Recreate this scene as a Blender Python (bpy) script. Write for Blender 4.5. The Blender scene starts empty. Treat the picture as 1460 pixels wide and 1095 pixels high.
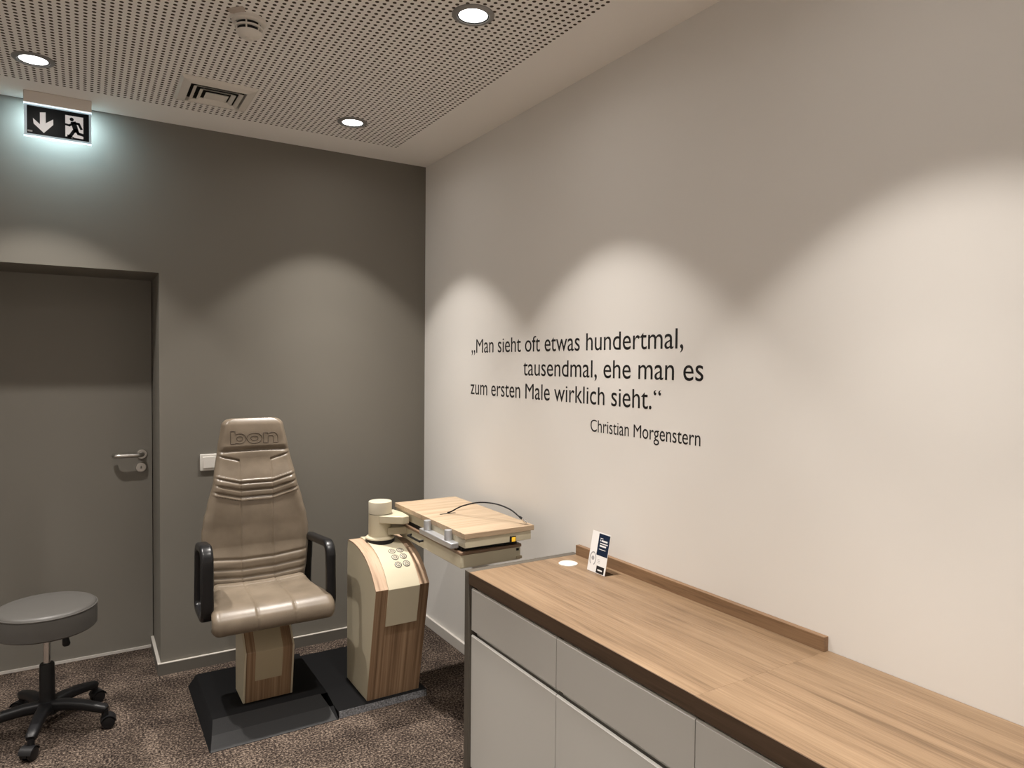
import bpy, bmesh, math, random
from mathutils import Vector, Matrix
C = bpy.context.scene.collection
scene = bpy.context.scene
PI = math.pi

# ------------------------------------------------------------------ camera, world, exposure, lights
F_PX = 989.149
cam_d = bpy.data.cameras.new('camera')
cam_d.sensor_fit = 'HORIZONTAL'; cam_d.sensor_width = 36.0
cam_d.lens = F_PX * 36.0 / 1460.0
cam_d.clip_start = 0.05
cam = bpy.data.objects.new('camera', cam_d); C.objects.link(cam)
CAMPOS = Vector((-1.733, -3.799, 1.55))
def cam_axes():
    P = (730.0, 547.5)
    def d(u, v): return Vector((u - P[0], -(v - P[1]), -F_PX)).normalized()
    Y = d(119, 515); X = d(2332, 535); X = (X - Y * X.dot(Y)).normalized(); Z = X.cross(Y)
    return Matrix((X, Y, Z))            # rows: world axes in camera space
cam.matrix_world = Matrix.Translation(CAMPOS) @ cam_axes().to_4x4()
scene.camera = cam

world = bpy.data.worlds.new('world'); scene.world = world; world.use_nodes = True
world.node_tree.nodes['Background'].inputs[0].default_value = (0.9, 0.85, 0.8, 1)
world.node_tree.nodes['Background'].inputs[1].default_value = 0.0
vs = scene.view_settings
scene.display_settings.display_device = 'sRGB'
vs.view_transform = 'Standard'; vs.look = 'None'; vs.gamma = 1.0; vs.use_curve_mapping = False
vs.exposure = 0.3

CEIL = 2.716
XL, YF = -3.76, -4.72            # left wall, wall behind the camera
LAMPS = [(-0.62, -0.51), (-0.62, -1.73), (-1.89, -0.51), (-1.89, -1.73), (-0.62, -2.95), (-1.89, -2.95), (-0.62, -4.17), (-1.89, -4.17),
         (-3.15, -0.51), (-3.15, -1.73), (-3.15, -2.95), (-3.15, -4.17)]  # leftmost column: unseen lamps added to raise the room's bounce light
LAMP_POWER = 54.0
SPILL = 0.018
def make_lamp_data():
    L = bpy.data.lights.new('downlight_lamp', 'AREA'); L.shape = 'DISK'; L.size = 0.06
    L.energy = LAMP_POWER; L.color = (1.0, 0.94, 0.875)
    L.use_nodes = True; nt = L.node_tree; n = nt.nodes; n.clear()
    out = n.new('ShaderNodeOutputLight'); em = n.new('ShaderNodeEmission')
    geo = n.new('ShaderNodeNewGeometry'); sep = n.new('ShaderNodeSeparateXYZ')
    ab = n.new('ShaderNodeMath'); ab.operation = 'ABSOLUTE'
    ramp = n.new('ShaderNodeValToRGB'); r = ramp.color_ramp; r.interpolation = 'LINEAR'
    # reflector: strength against the cosine of the angle from straight down (cut-off about 42 degrees)
    pts = [(0.0, 0.0), (0.30, SPILL), (0.738, SPILL), (0.758, SPILL + .065), (0.79, SPILL + .17), (0.85, .27), (0.91, .45), (0.95, .72), (0.98, .92), (1.0, .95)]
    r.elements[0].position = 0; r.elements[0].color = (0, 0, 0, 1)
    r.elements[1].position = 1; r.elements[1].color = (1, 1, 1, 1)
    for p, v in pts[1:-1]:
        e = r.elements.new(p); e.color = (v, v, v, 1)
    r.elements[-1].color = (pts[-1][1],) * 3 + (1,)
    nt.links.new(geo.outputs['Incoming'], sep.inputs[0]); nt.links.new(sep.outputs['Z'], ab.inputs[0])
    nt.links.new(ab.outputs[0], ramp.inputs[0]); nt.links.new(ramp.outputs[0], em.inputs['Strength'])
    nt.links.new(em.outputs[0], out.inputs[0])
    return L
LD = make_lamp_data()
for (x, y) in LAMPS:
    o = bpy.data.objects.new('downlight_lamp', LD); C.objects.link(o); o.location = (x, y, CEIL - 0.006)
# LED strip under the exit sign's housing
L2 = bpy.data.lights.new('exit_sign_strip_lamp', 'AREA'); L2.shape = 'RECTANGLE'; L2.size = 0.24; L2.size_y = 0.02
L2.energy = 2.2; L2.color = (0.62, 0.88, 1.0)
ol = bpy.data.objects.new('exit_sign_strip_lamp', L2); C.objects.link(ol); ol.location = (-1.82, -0.100, 2.650)
ol.rotation_euler = (0.8, 0, 0)

# ------------------------------------------------------------------ materials
def srgb(r, g, b):
    f = lambda c: (c / 12.92 if c <= .04045 else ((c + .055) / 1.055) ** 2.4)
    return (f(r / 255), f(g / 255), f(b / 255), 1)
def mat(name, col, rough=.5, metal=0.0, spec=.5, emit=None, estr=0):
    m = bpy.data.materials.new(name); m.use_nodes = True
    b = m.node_tree.nodes['Principled BSDF']
    b.inputs['Base Color'].default_value = col if len(col) == 4 else (*col, 1)
    b.inputs['Roughness'].default_value = rough; b.inputs['Metallic'].default_value = metal
    b.inputs['Specular IOR Level'].default_value = spec
    if emit: b.inputs['Emission Color'].default_value = (*emit, 1); b.inputs['Emission Strength'].default_value = estr
    return m
def nodes(m): return m.node_tree.nodes, m.node_tree.links, m.node_tree.nodes['Principled BSDF']
def noise_bump(m, scale, strength, dist=.001, detail=4, stretch=None):
    n, l, b = nodes(m)
    tc = n.new('ShaderNodeTexCoord'); ns = n.new('ShaderNodeTexNoise'); bp = n.new('ShaderNodeBump')
    ns.inputs['Scale'].default_value = scale; ns.inputs['Detail'].default_value = detail
    bp.inputs['Strength'].default_value = strength; bp.inputs['Distance'].default_value = dist
    l.new(tc.outputs['Object'], ns.inputs['Vector']); l.new(ns.outputs['Fac'], bp.inputs['Height']); l.new(bp.outputs[0], b.inputs['Normal'])
    return ns
def mottled(m, c1, c2, scale, detail=6, lo=.35, hi=.65):
    n, l, b = nodes(m)
    tc = n.new('ShaderNodeTexCoord'); ns = n.new('ShaderNodeTexNoise'); rp = n.new('ShaderNodeValToRGB')
    ns.inputs['Scale'].default_value = scale; ns.inputs['Detail'].default_value = detail
    rp.color_ramp.elements[0].position = lo; rp.color_ramp.elements[0].color = c1
    rp.color_ramp.elements[1].position = hi; rp.color_ramp.elements[1].color = c2
    l.new(tc.outputs['Object'], ns.inputs['Vector']); l.new(ns.outputs['Fac'], rp.inputs[0]); l.new(rp.outputs[0], b.inputs['Base Color'])
def wood(name, axis, cols, across=16.0, along=1.0, rough=.45, fine=.35, off=(0, 0, 0), swirl=.6, lean=None):
    m = mat(name, cols[1], rough, 0, .35); n, l, b = nodes(m)
    tc = n.new('ShaderNodeTexCoord'); 
    def layer(a, g, detail, dist):
        mp = n.new('ShaderNodeMapping'); s = [a, a, a]; s[axis] = g
        if lean is not None: s[lean] = g
        mp.inputs['Scale'].default_value = s; mp.inputs['Location'].default_value = off
        ns = n.new('ShaderNodeTexNoise'); ns.inputs['Scale'].default_value = 1; ns.inputs['Detail'].default_value = detail
        ns.inputs['Distortion'].default_value = dist; ns.inputs['Roughness'].default_value = .6
        l.new(tc.outputs['Object'], mp.inputs[0]); l.new(mp.outputs[0], ns.inputs['Vector']); return ns
    a = layer(across, along, 5, swirl); f = layer(across * 9, along * 5, 3, 0)
    mx = n.new('ShaderNodeMix'); mx.data_type = 'FLOAT'; mx.inputs[0].default_value = fine
    l.new(a.outputs['Fac'], mx.inputs[2]); l.new(f.outputs['Fac'], mx.inputs[3])
    rp = n.new('ShaderNodeValToRGB'); e = rp.color_ramp.elements
    e[0].position = .34; e[0].color = cols[0]; e[1].position = .66; e[1].color = cols[2]
    k = e.new(.47); k.color = cols[1]
    l.new(mx.outputs[0], rp.inputs[0]); l.new(rp.outputs[0], b.inputs['Base Color'])
    bp = n.new('ShaderNodeBump'); bp.inputs['Strength'].default_value = .15; bp.inputs['Distance'].default_value = .0005
    l.new(f.outputs['Fac'], bp.inputs['Height']); l.new(bp.outputs[0], b.inputs['Normal'])
    return m

M = {}
M['white_wall'] = mat('white_wall_paint', (.76, .735, .70), .85, 0, .2); noise_bump(M['white_wall'], 180, .06)
M['grey_wall'] = mat('grey_wall_paint', (.182, .170, .146), .8, 0, .25); noise_bump(M['grey_wall'], 180, .06)
M['grey_door'] = mat('grey_door_paint', (.205, .192, .167), .6, 0, .3)
M['base_grey'] = mat('grey_baseboard_paint', (.125, .115, .10), .5, 0, .3)
M['base_light'] = mat('light_baseboard_paint', (.60, .57, .53), .45, 0, .3)
M['base_top'] = mat('baseboard_top_painted_lit', (.46, .43, .39), .5, 0, .3)  # light caught on the baseboard's top edge, painted as a paler strip
M['door_strip'] = mat('pale_metal_strip', (.75, .72, .68), .35, .3)
M['cab'] = mat('light_grey_cabinet_front', (.57, .558, .525), .42, 0, .4)
M['cab_edge'] = mat('cabinet_edge_painted_lit', (.80, .785, .75), .3, 0, .5)  # bright bevels and grips: light on the edges put into the colour
M['cab_body'] = mat('cabinet_carcass', (.30, .285, .255), .5, 0, .3)
M['panel_grey'] = mat('end_panel_grey', (.10, .088, .072), .5, 0, .3)
OAK = [srgb(98, 78, 58), srgb(128, 105, 81), srgb(148, 124, 98)]
M['oak_y'] = wood('light_oak_laminate', 1, OAK, 20, .9, .42, .42)
M['oak_y2'] = wood('light_oak_laminate_second_board', 1, OAK, 20, .9, .42, .42, (3.1, 1.7, 0))
M['oak_edge'] = wood('oak_edging', 1, [srgb(106, 82, 60), srgb(132, 104, 78), srgb(148, 120, 92)], 26, 1.5, .5, .4)
M['dark_edge'] = wood('dark_oak_front_edging', 1, [srgb(60, 46, 35), srgb(76, 59, 45), srgb(86, 68, 53)], 30, 1.5, .5, .4)
M['oak_tab'] = wood('pale_oak_table_board', 0, [srgb(150, 128, 104), srgb(178, 156, 130), srgb(194, 173, 147)], 30, 2, .45, .35)
M['oak_top'] = wood('pale_oak_console_top', 1, [srgb(150, 124, 102), srgb(182, 156, 132), srgb(198, 174, 150)], 30, 2, .4, .3, (0, 0, 0), .1, 2)
M['zebra'] = wood('striped_oak_veneer', 2, [srgb(92, 71, 53), srgb(140, 113, 88), srgb(172, 145, 116)], 55, .7, .4, .2, (0, 0, 0), .05, 1)
M['cream'] = mat('cream_lacquer', srgb(196, 187, 163), .38, 0, .45)
M['cream_dark'] = mat('beige_lacquer_panel', srgb(176, 163, 136), .45, 0, .4)
M['cap'] = mat('pale_cream_cap', srgb(202, 194, 174), .35, 0, .5)
M['black_plastic'] = mat('black_plastic', (.008, .008, .009), .42, 0, .32)
M['black_gloss'] = mat('black_armrest', (.008, .008, .009), .30, 0, .4)
M['black_steel'] = mat('black_floor_plate', (.006, .006, .0065), .75, 0, .12)
M['ramp_grey'] = mat('black_ribbed_ramp', (.013, .013, .0135), .55, 0, .3); noise_bump(M['ramp_grey'], 220, .3, .002)
M['plate_edge'] = mat('speckled_plate_edge_painted_lit', (.10, .10, .105), .6, 0, .4); mottled(M['plate_edge'], (.05, .05, .052, 1), (.20, .20, .21, 1), 160)  # speckled plate front, made brighter in colour to look lit
M['chrome'] = mat('chrome', (.72, .72, .72), .18, 1.0)
M['satin'] = mat('satin_steel', (.55, .53, .50), .32, 1.0)
M['alu'] = mat('brushed_aluminium', (.54, .55, .57), .42, .75)
M['trim_dark'] = mat('grey_downlight_ring', (.27, .265, .26), .45, .3)
M['black'] = mat('matt_black', (.006, .006, .006), .6, 0, .3)
M['vinyl'] = mat('black_vinyl_lettering', (.012, .011, .011), .55, 0, .3)
M['white_plastic'] = mat('white_plastic', (.72, .69, .64), .4, 0, .4)
M['duct'] = mat('dark_duct', (.02, .018, .016), .8, 0, .1)
M['button_mark'] = mat('button_ring_print', (.05, .049, .045), .5, 0, .3)
M['paper'] = mat('white_paper', (.80, .79, .78), .5, 0, .3)
M['clear'] = mat('clear_acrylic', (1, 1, 1), .03, 0, .5); M['clear'].node_tree.nodes['Principled BSDF'].inputs['Transmission Weight'].default_value = 1.0
M['navy'] = mat('navy_print', srgb(18, 34, 58), .45, 0, .3)
M['print_black'] = mat('black_print', (.015, .015, .018), .45, 0, .3)
M['print_grey'] = mat('grey_print', (.35, .35, .36), .5, 0, .3)
M['yellow'] = mat('amber_rocker', (.85, .48, .03), .3, 0, .5, (1.0, .55, .05), .35)
M['sign_black'] = mat('sign_dark_print', (.004, .006, .008), .4, 0, .12)
M['sign_white'] = mat('sign_pale_print', (.62, .60, .59), .4, 0, .3, (.9, .88, .9), .22)
M['sign_edge'] = mat('lit_acrylic_edge', (.8, .85, .9), .2, 0, .5, (.75, .92, 1.0), .85)
M['sign_acryl'] = mat('acrylic_border', (.45, .53, .57), .2, 0, .5, (.6, .85, 1.0), .12)
M['sign_house'] = mat('sign_housing', (.66, .61, .56), .5, 0, .3)
M['tag'] = mat('adhesive_tag', (.50, .43, .38), .3, 0, .4)
M['lamp_disc'] = mat('lit_diffuser', (.9, .9, .9), .4, 0, .3, (1.0, .98, .95), 6.0)
M['stool_top'] = mat('grey_vinyl_upholstery', srgb(80, 78, 75), .42, 0, .35); noise_bump(M['stool_top'], 350, .12, .0006)
M['dark_brown'] = mat('brown_tray_rim', srgb(128, 104, 84), .4, 0, .4)

M['leather'] = mat('taupe_leather', srgb(150, 132, 110), .36, 0, .45)
mottled(M['leather'], srgb(106, 95, 81), srgb(122, 110, 95), 9)
noise_bump(M['leather'], 90, .16, .0015, 8)
M['leather_dark'] = mat('taupe_leather_groove_shade', srgb(84, 74, 64), .45, 0, .35)  # same leather darkened: shade of the embossed grooves put into the colour
M['leather_back'] = mat('leather_edge', srgb(110, 97, 82), .45, 0, .4)

# carpet: mottled short pile
def carpet():
    m = mat('brown_mottled_carpet', (.1, .085, .08), .95, 0, .1); n, l, b = nodes(m)
    tc = n.new('ShaderNodeTexCoord')
    a = n.new('ShaderNodeTexNoise'); a.inputs['Scale'].default_value = 112; a.inputs['Detail'].default_value = 5; a.inputs['Roughness'].default_value = .75
    w = n.new('ShaderNodeTexNoise'); w.inputs['Scale'].default_value = 7; w.inputs['Detail'].default_value = 3
    for q in (a, w): l.new(tc.outputs['Object'], q.inputs['Vector'])
    rp = n.new('ShaderNodeValToRGB'); e = rp.color_ramp.elements
    e[0].position = .40; e[0].color = srgb(17, 14, 13); e[1].position = .62; e[1].color = srgb(150, 134, 120)
    k = e.new(.5); k.color = srgb(68, 58, 52)
    mx = n.new('ShaderNodeMix'); mx.data_type = 'FLOAT'; mx.inputs[0].default_value = .14
    l.new(a.outputs['Fac'], mx.inputs[2]); l.new(w.outputs['Fac'], mx.inputs[3]); l.new(mx.outputs[0], rp.inputs[0])
    l.new(rp.outputs[0], b.inputs['Base Color'])
    bp = n.new('ShaderNodeBump'); bp.inputs['Strength'].default_value = .9; bp.inputs['Distance'].default_value = .008
    l.new(a.outputs['Fac'], bp.inputs['Height']); l.new(bp.outputs[0], b.inputs['Normal'])
    return m
M['carpet'] = carpet()
# perforated plasterboard: round holes on a 25 mm grid inside a plain border
def perforated():
    m = mat('perforated_plasterboard', (.88, .86, .83), .85, 0, .2); n, l, b = nodes(m)
    tc = n.new('ShaderNodeTexCoord'); sp = n.new('ShaderNodeSeparateXYZ'); l.new(tc.outputs['Object'], sp.inputs[0])
    def math_(op, a, bb=None):
        q = n.new('ShaderNodeMath'); q.operation = op
        for i, v in enumerate((a, bb)):
            if v is None: continue
            if isinstance(v, (int, float)): q.inputs[i].default_value = v
            else: l.new(v, q.inputs[i])
        return q.outputs[0]
    S = .025
    def cell(ch, o):
        v = math_('FRACT', math_('DIVIDE', math_('ADD', sp.outputs[ch], o), S))
        return math_('SUBTRACT', v, .5)
    cx, cy = cell('X', .2825 + 20.0), cell('Y', .2725 + 20.0)
    d = math_('SQRT', math_('ADD', math_('MULTIPLY', cx, cx), math_('MULTIPLY', cy, cy)))
    hole = math_('LESS_THAN', d, .265)
    inx = math_('MULTIPLY', math_('LESS_THAN', sp.outputs['X'], -.2825), math_('GREATER_THAN', sp.outputs['X'], XL + .25))
    iny = math_('MULTIPLY', math_('LESS_THAN', sp.outputs['Y'], -.2475), math_('GREATER_THAN', sp.outputs['Y'], YF + .25))
    fac = math_('MULTIPLY', hole, math_('MULTIPLY', inx, iny))
    mx = n.new('ShaderNodeMix'); mx.data_type = 'RGBA'; l.new(fac, mx.inputs[0])
    mx.inputs[6].default_value = (.88, .86, .83, 1); mx.inputs[7].default_value = (.06, .045, .032, 1)
    l.new(mx.outputs[2], b.inputs['Base Color'])
    return m
M['ceiling'] = perforated()

# ------------------------------------------------------------------ mesh helpers
def wloc(o):
    v = Vector((0, 0, 0))
    while o is not None: v += o.location; o = o.parent
    return v
def obj(name, bm, m, parent=None, base=None, smooth=False, bev=0, seg=2):
    """One mesh object; bm in world coordinates; its origin goes to its parent's origin or to `base`."""
    bmesh.ops.recalc_face_normals(bm, faces=bm.faces[:])
    o0 = wloc(parent) if parent else (Vector(base) if base is not None else Vector((0, 0, 0)))
    bmesh.ops.translate(bm, verts=bm.verts[:], vec=-o0)
    me = bpy.data.meshes.new(name); bm.to_mesh(me); bm.free()
    ms = m if isinstance(m, (list, tuple)) else [m]
    for q in ms: me.materials.append(q)
    o = bpy.data.objects.new(name, me); C.objects.link(o)
    if parent: o.parent = parent
    else: o.location = o0
    if bev:
        md = o.modifiers.new('edge_bevel', 'BEVEL'); md.width = bev; md.segments = seg; md.limit_method = 'ANGLE'; md.angle_limit = math.radians(40)
        smooth = True
    if smooth:
        for p in me.polygons: p.use_smooth = True
        try: me.set_sharp_from_angle(angle=math.radians(42))
        except Exception: pass
    return o
def thing(name, label, cat, loc, group=None):
    o = bpy.data.objects.new(name, None); C.objects.link(o); o.location = loc
    o.empty_display_size = .1
    return tag(o, label, cat, group)
def tag(o, label, cat, group=None):
    o['label'] = label; o['category'] = cat
    if group: o['group'] = group
    return o
def struct(name, bm, m, **k):
    o = obj(name, bm, m, **k); o['kind'] = 'structure'; return o
def NB(): return bmesh.new()
def box(bm, lo, hi, mi=0):
    vs_ = [bm.verts.new((x, y, z)) for x in (lo[0], hi[0]) for y in (lo[1], hi[1]) for z in (lo[2], hi[2])]
    for f in ((0, 1, 3, 2), (4, 6, 7, 5), (0, 4, 5, 1), (2, 3, 7, 6), (0, 2, 6, 4), (1, 5, 7, 3)):
        fc = bm.faces.new([vs_[i] for i in f]); fc.material_index = mi
    return bm
def mbox(lo, hi): return box(NB(), lo, hi)
def prism(bm, poly, ax, a, b):
    """poly of 2-D points in the plane normal to axis ax (order of the remaining axes), extruded a..b."""
    def P(p, t):
        q = [p[0], p[1]]; q.insert(ax, t); return q
    A = [bm.verts.new(P(p, a)) for p in poly]; B = [bm.verts.new(P(p, b)) for p in poly]
    bm.faces.new(A); bm.faces.new(B[::-1]); n = len(poly)
    for i in range(n): bm.faces.new((A[i], A[(i + 1) % n], B[(i + 1) % n], B[i]))
    return bm
def lathe(bm, prof, c, seg=48, axis=2):
    """prof: (radius, height) points; closed at both ends when the radius is not zero."""
    rings = []
    for r, h in prof:
        ring = []
        for i in range(seg):
            t = 2 * PI * i / seg
            p = [r * math.cos(t), r * math.sin(t)]
            p.insert(axis, h)
            ring.append(bm.verts.new((c[0] + p[0], c[1] + p[1], c[2] + p[2])))
        rings.append(ring)
    for a, b in zip(rings, rings[1:]):
        for i in range(seg): bm.faces.new((a[i], a[(i + 1) % seg], b[(i + 1) % seg], b[i]))
    bm.faces.new(rings[0][::-1]); bm.faces.new(rings[-1])
    return bm
def ringlathe(bm, prof, c, seg=48):
    """closed profile turned round z: a ring with a hole."""
    rings = [[bm.verts.new((c[0] + r * math.cos(2 * PI * i / seg), c[1] + r * math.sin(2 * PI * i / seg), c[2] + h)) for i in range(seg)] for r, h in prof]
    n = len(rings)
    for k in range(n):
        a, b = rings[k], rings[(k + 1) % n]
        for i in range(seg): bm.faces.new((a[i], a[(i + 1) % seg], b[(i + 1) % seg], b[i]))
    return bm
def sweep(bm, path, sect, closed=False, up=Vector((0, 0, 1)), scale=None):
    """sect: list of (a, b) offsets; a along side vector, b along normal. path: list of Vectors."""
    n = len(path); rings = []
    for i in range(n):
        if closed: t = path[(i + 1) % n] - path[i - 1]
        else: t = path[min(i + 1, n - 1)] - path[max(i - 1, 0)]
        t.normalize(); s = t.cross(up)
        if s.length < 1e-5: s = Vector((1, 0, 0))
        s.normalize(); nn = s.cross(t).normalized(); k = scale[i] if scale else 1
        rings.append([bm.verts.new(path[i] + s * a * k + nn * b * k) for a, b in sect])
    m = len(sect)
    for i in range(n if closed else n - 1):
        A, B = rings[i], rings[(i + 1) % n]
        for j in range(m): bm.faces.new((A[j], A[(j + 1) % m], B[(j + 1) % m], B[j]))
    if not closed: bm.faces.new(rings[0][::-1]); bm.faces.new(rings[-1])
    return bm
def circ(r, n=12): return [(r * math.cos(2 * PI * i / n), r * math.sin(2 * PI * i / n)) for i in range(n)]
def rrect(w, h, r, n=4):
    out = []
    for cx, cy, a0 in ((w / 2 - r, h / 2 - r, 0), (-w / 2 + r, h / 2 - r, PI / 2), (-w / 2 + r, -h / 2 + r, PI), (w / 2 - r, -h / 2 + r, 1.5 * PI)):
        for i in range(n + 1):
            a = a0 + PI / 2 * i / n; out.append((cx + r * math.cos(a), cy + r * math.sin(a)))
    return out
def smoothpath(pts, n=10, closed=False):
    """Catmull-Rom through the points."""
    P = [Vector(p) for p in pts]; out = []; m = len(P)
    rng = range(m if closed else m - 1)
    for i in rng:
        p0 = P[i - 1] if (closed or i > 0) else P[i] * 2 - P[i + 1]
        p1 = P[i]; p2 = P[(i + 1) % m]
        p3 = P[(i + 2) % m] if (closed or i + 2 < m) else p2 * 2 - p1
        for k in range(n):
            t = k / n
            out.append(.5 * ((2 * p1) + (-p0 + p2) * t + (2 * p0 - 5 * p1 + 4 * p2 - p3) * t * t + (-p0 + 3 * p1 - 3 * p2 + p3) * t ** 3))
    if not closed: out.append(P[-1])
    return out
def interp(tab, z):
    if z <= tab[0][0]: return tab[0][1]
    for (a, va), (b, vb) in zip(tab, tab[1:]):
        if z <= b:
            t = (z - a) / (b - a); t = t * t * (3 - 2 * t) * .5 + t * .5
            return va + (vb - va) * t
    return tab[-1][1]
def text_mesh(name, s, m, parent, mat4, width=None, height=None, extrude=.0003, outline=None, bold=0, space=1.0):
    """Lettering as a mesh; mat4 places it (x right, y up); fitted to the given width and size."""
    cu = bpy.data.curves.new(name, 'FONT'); cu.body = s; cu.size = 1; cu.space_character = space
    cu.resolution_u = 6; cu.offset = bold
    o = bpy.data.objects.new(name, cu); C.objects.link(o)
    bpy.context.view_layer.update()
    me = bpy.data.meshes.new_from_object(o.evaluated_get(bpy.context.evaluated_depsgraph_get()))
    bpy.data.objects.remove(o); bpy.data.curves.remove(cu)
    xs = [v.co.x for v in me.vertices]
    x0, x1 = min(xs), max(xs)
    sx = (width / (x1 - x0)); sy = height
    bm = NB(); bm.from_mesh(me); bpy.data.meshes.remove(me)
    XH, AS, K = .50, .76, 1.16                       # taller small letters
    def fy_(y): return y * K if y <= XH else XH * K + (y - XH) * (AS - XH * K) / (AS - XH)
    for v in bm.verts: v.co = Vector(((v.co.x - x0) * sx, fy_(v.co.y) * sy, 0))
    if outline is None:
        r = bmesh.ops.extrude_face_region(bm, geom=bm.faces[:])
        bmesh.ops.translate(bm, verts=[g for g in r['geom'] if isinstance(g, bmesh.types.BMVert)], vec=(0, 0, extrude))
    bm.transform(mat4)
    return bm

# ------------------------------------------------------------------ room shell
DX0, DX1, DZ, DY = -2.45, -1.417, 1.985, .402
struct('floor', mbox((XL - .2, YF - .2, -.1), (.2, .6, 0)), M['carpet'])
struct('ceiling', mbox((XL - .2, YF - .2, CEIL), (.2, .6, CEIL + .1)), M['ceiling'])
bm = NB()
box(bm, (DX1, 0, 0), (0, .5, CEIL)); box(bm, (XL, 0, 0), (DX0, .5, CEIL)); box(bm, (DX0, 0, DZ), (DX1, .5, CEIL))
struct('wall_back', bm, M['grey_wall'])
struct('wall_right', mbox((0, YF, 0), (.15, .5, CEIL)), M['white_wall'])
struct('wall_left', mbox((XL - .15, YF, 0), (XL, .5, CEIL)), M['white_wall'])
struct('wall_front', mbox((XL - .15, YF - .15, 0), (.15, YF, CEIL)), M['white_wall'])
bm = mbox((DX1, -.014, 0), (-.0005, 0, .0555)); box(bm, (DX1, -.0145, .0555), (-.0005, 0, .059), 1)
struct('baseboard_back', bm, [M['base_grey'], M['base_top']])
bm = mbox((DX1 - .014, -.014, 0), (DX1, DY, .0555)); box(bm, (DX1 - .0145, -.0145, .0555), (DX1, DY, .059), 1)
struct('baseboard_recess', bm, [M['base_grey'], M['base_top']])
struct('baseboard_right', mbox((-.014, -1.46, 0), (0, -.014, .058)), M['base_light'], bev=.002)
struct('baseboard_left', mbox((XL, YF, 0), (XL + .014, 0, .058)), M['base_light'], bev=.002)

# door leaf in the recess with its lever set
door = struct('door_1', mbox((DX0, DY, .014), (DX1 - .004, DY + .045, DZ + .01)), M['grey_door'], base=(-1.93, DY, .014))
struct('trim_1', mbox((DX0, DY - .006, .0), (DX1 - .014, DY + .03, .013)), M['door_strip'])
hx, hz = -1.470, 1.056
h = obj('door_handle', lathe(NB(), [(.026, 0), (.026, -.006), (.024, -.009)], (hx, DY, hz), 32, 1), M['satin'], door, smooth=True)
pts = smoothpath([(hx, DY - .008, hz), (hx, DY - .040, hz), (hx - .012, DY - .056, hz), (hx - .03, DY - .06, hz), (hx - .09, DY - .06, hz), (hx - .118, DY - .058, hz), (hx - .130, DY - .046, hz), (hx - .131, DY - .034, hz)], 6)
obj('lever', sweep(NB(), pts, circ(.0112, 14)), M['satin'], h, smooth=True)
k = obj('lock_rosette', lathe(NB(), [(.026, 0), (.026, -.006), (.024, -.009)], (hx - .004, DY, .985), 32, 1), M['satin'], door, smooth=True)
bm = lathe(NB(), [(.0085, -.008), (.0085, -.011)], (hx - .004, DY, .988), 20, 1); box(bm, (hx - .009, DY - .011, .972), (hx + .001, DY - .008, .986))
obj('lock_cylinder', bm, M['satin'], k)
obj('keyhole', mbox((hx - .005, DY - .0115, .980), (hx - .003, DY - .0109, .993)), M['black'], k)

# ------------------------------------------------------------------ ceiling fittings
LAMP_LABELS = {
    0: 'small round recessed downlight nearest the corner of grey and white wall',
    1: 'largest round downlight at the top edge, nearest the white wall',
    2: 'round recessed downlight above the exit sign at the left',
    3: 'round downlight in the ceiling above the camera side of the smoke detector',
    4: 'round downlight over the middle of the worktop, beyond the top edge',
    5: 'round downlight right above the camera, third from the grey wall',
    6: 'round downlight behind the camera along the white wall',
    7: 'round downlight behind the camera away from the white wall',
    8: 'added round fill downlight left of the exit sign, beyond the left edge',
    9: 'added round fill downlight beyond the left edge, second from the grey wall',
    10: 'added round fill downlight beyond the left edge, third from the grey wall',
    11: 'added round fill downlight in the corner behind the camera at the left wall'}
def downlight():
    t = thing('downlight', LAMP_LABELS[0], 'ceiling light', (0, 0, CEIL), 'recessed ceiling downlights')
    obj('trim_ring', ringlathe(NB(), [(.071, 0), (.071, -.003), (.067, -.006), (.054, -.007), (.052, -.004), (.052, 0)], (0, 0, CEIL), 56), M['trim_dark'], t, smooth=True)
    obj('reflector_rim', ringlathe(NB(), [(.052, 0), (.052, -.005), (.049, -.005), (.048, 0)], (0, 0, CEIL), 56), M['black'], t)
    obj('diffuser', lathe(NB(), [(.048, -.0005), (.048, -.0025), (.03, -.003)], (0, 0, CEIL), 56), M['lamp_disc'], t, smooth=True)
    return t
d0 = downlight()
for i, (x, y) in enumerate(LAMPS):
    if i == 0: r = d0
    else:
        r = d0.copy(); C.objects.link(r)
        for ch in list(d0.children):
            c = ch.copy(); C.objects.link(c); c.parent = r
    r.location = (x, y, CEIL); r['label'] = LAMP_LABELS[i]

# square four-way air diffuser
vx, vy, vs2 = -1.238, -.535, .15
t = thing('ceiling_vent', 'square pale ceiling air vent with stepped louvres beside the perforations', 'vent', (vx, vy, CEIL))
def sqring(bm, h0, z0, h1, z1, th=.002):
    """frustum skin of a square ring, outer half-size h0 at z0 to inner half-size h1 at z1."""
    for sgn in (0,):
        rings = []
        for hh, zz in ((h0, z0), (h1, z1), (h1, z1 + th), (h0, z0 + th)):
            rings.append([bm.verts.new((vx + a * hh, vy + b * hh, CEIL + zz)) for a, b in ((-1, -1), (1, -1), (1, 1), (-1, 1))])
        for k in range(4):
            A, B = rings[k], rings[(k + 1) % 4]
            for i in range(4): bm.faces.new((A[i], A[(i + 1) % 4], B[(i + 1) % 4], B[i]))
    return bm
obj('backing', mbox((vx - .11, vy - .11, CEIL - .0015), (vx + .11, vy + .11, CEIL - .0005)), M['duct'], t)
bm = sqring(NB(), vs2, -.002, .140, -.012, .002); sqring(bm, .140, -.012, .110, -.019, .002); sqring(bm, .110, -.019, .107, -.003, .002)
obj('frame', bm, M['white_plastic'], t)
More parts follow.
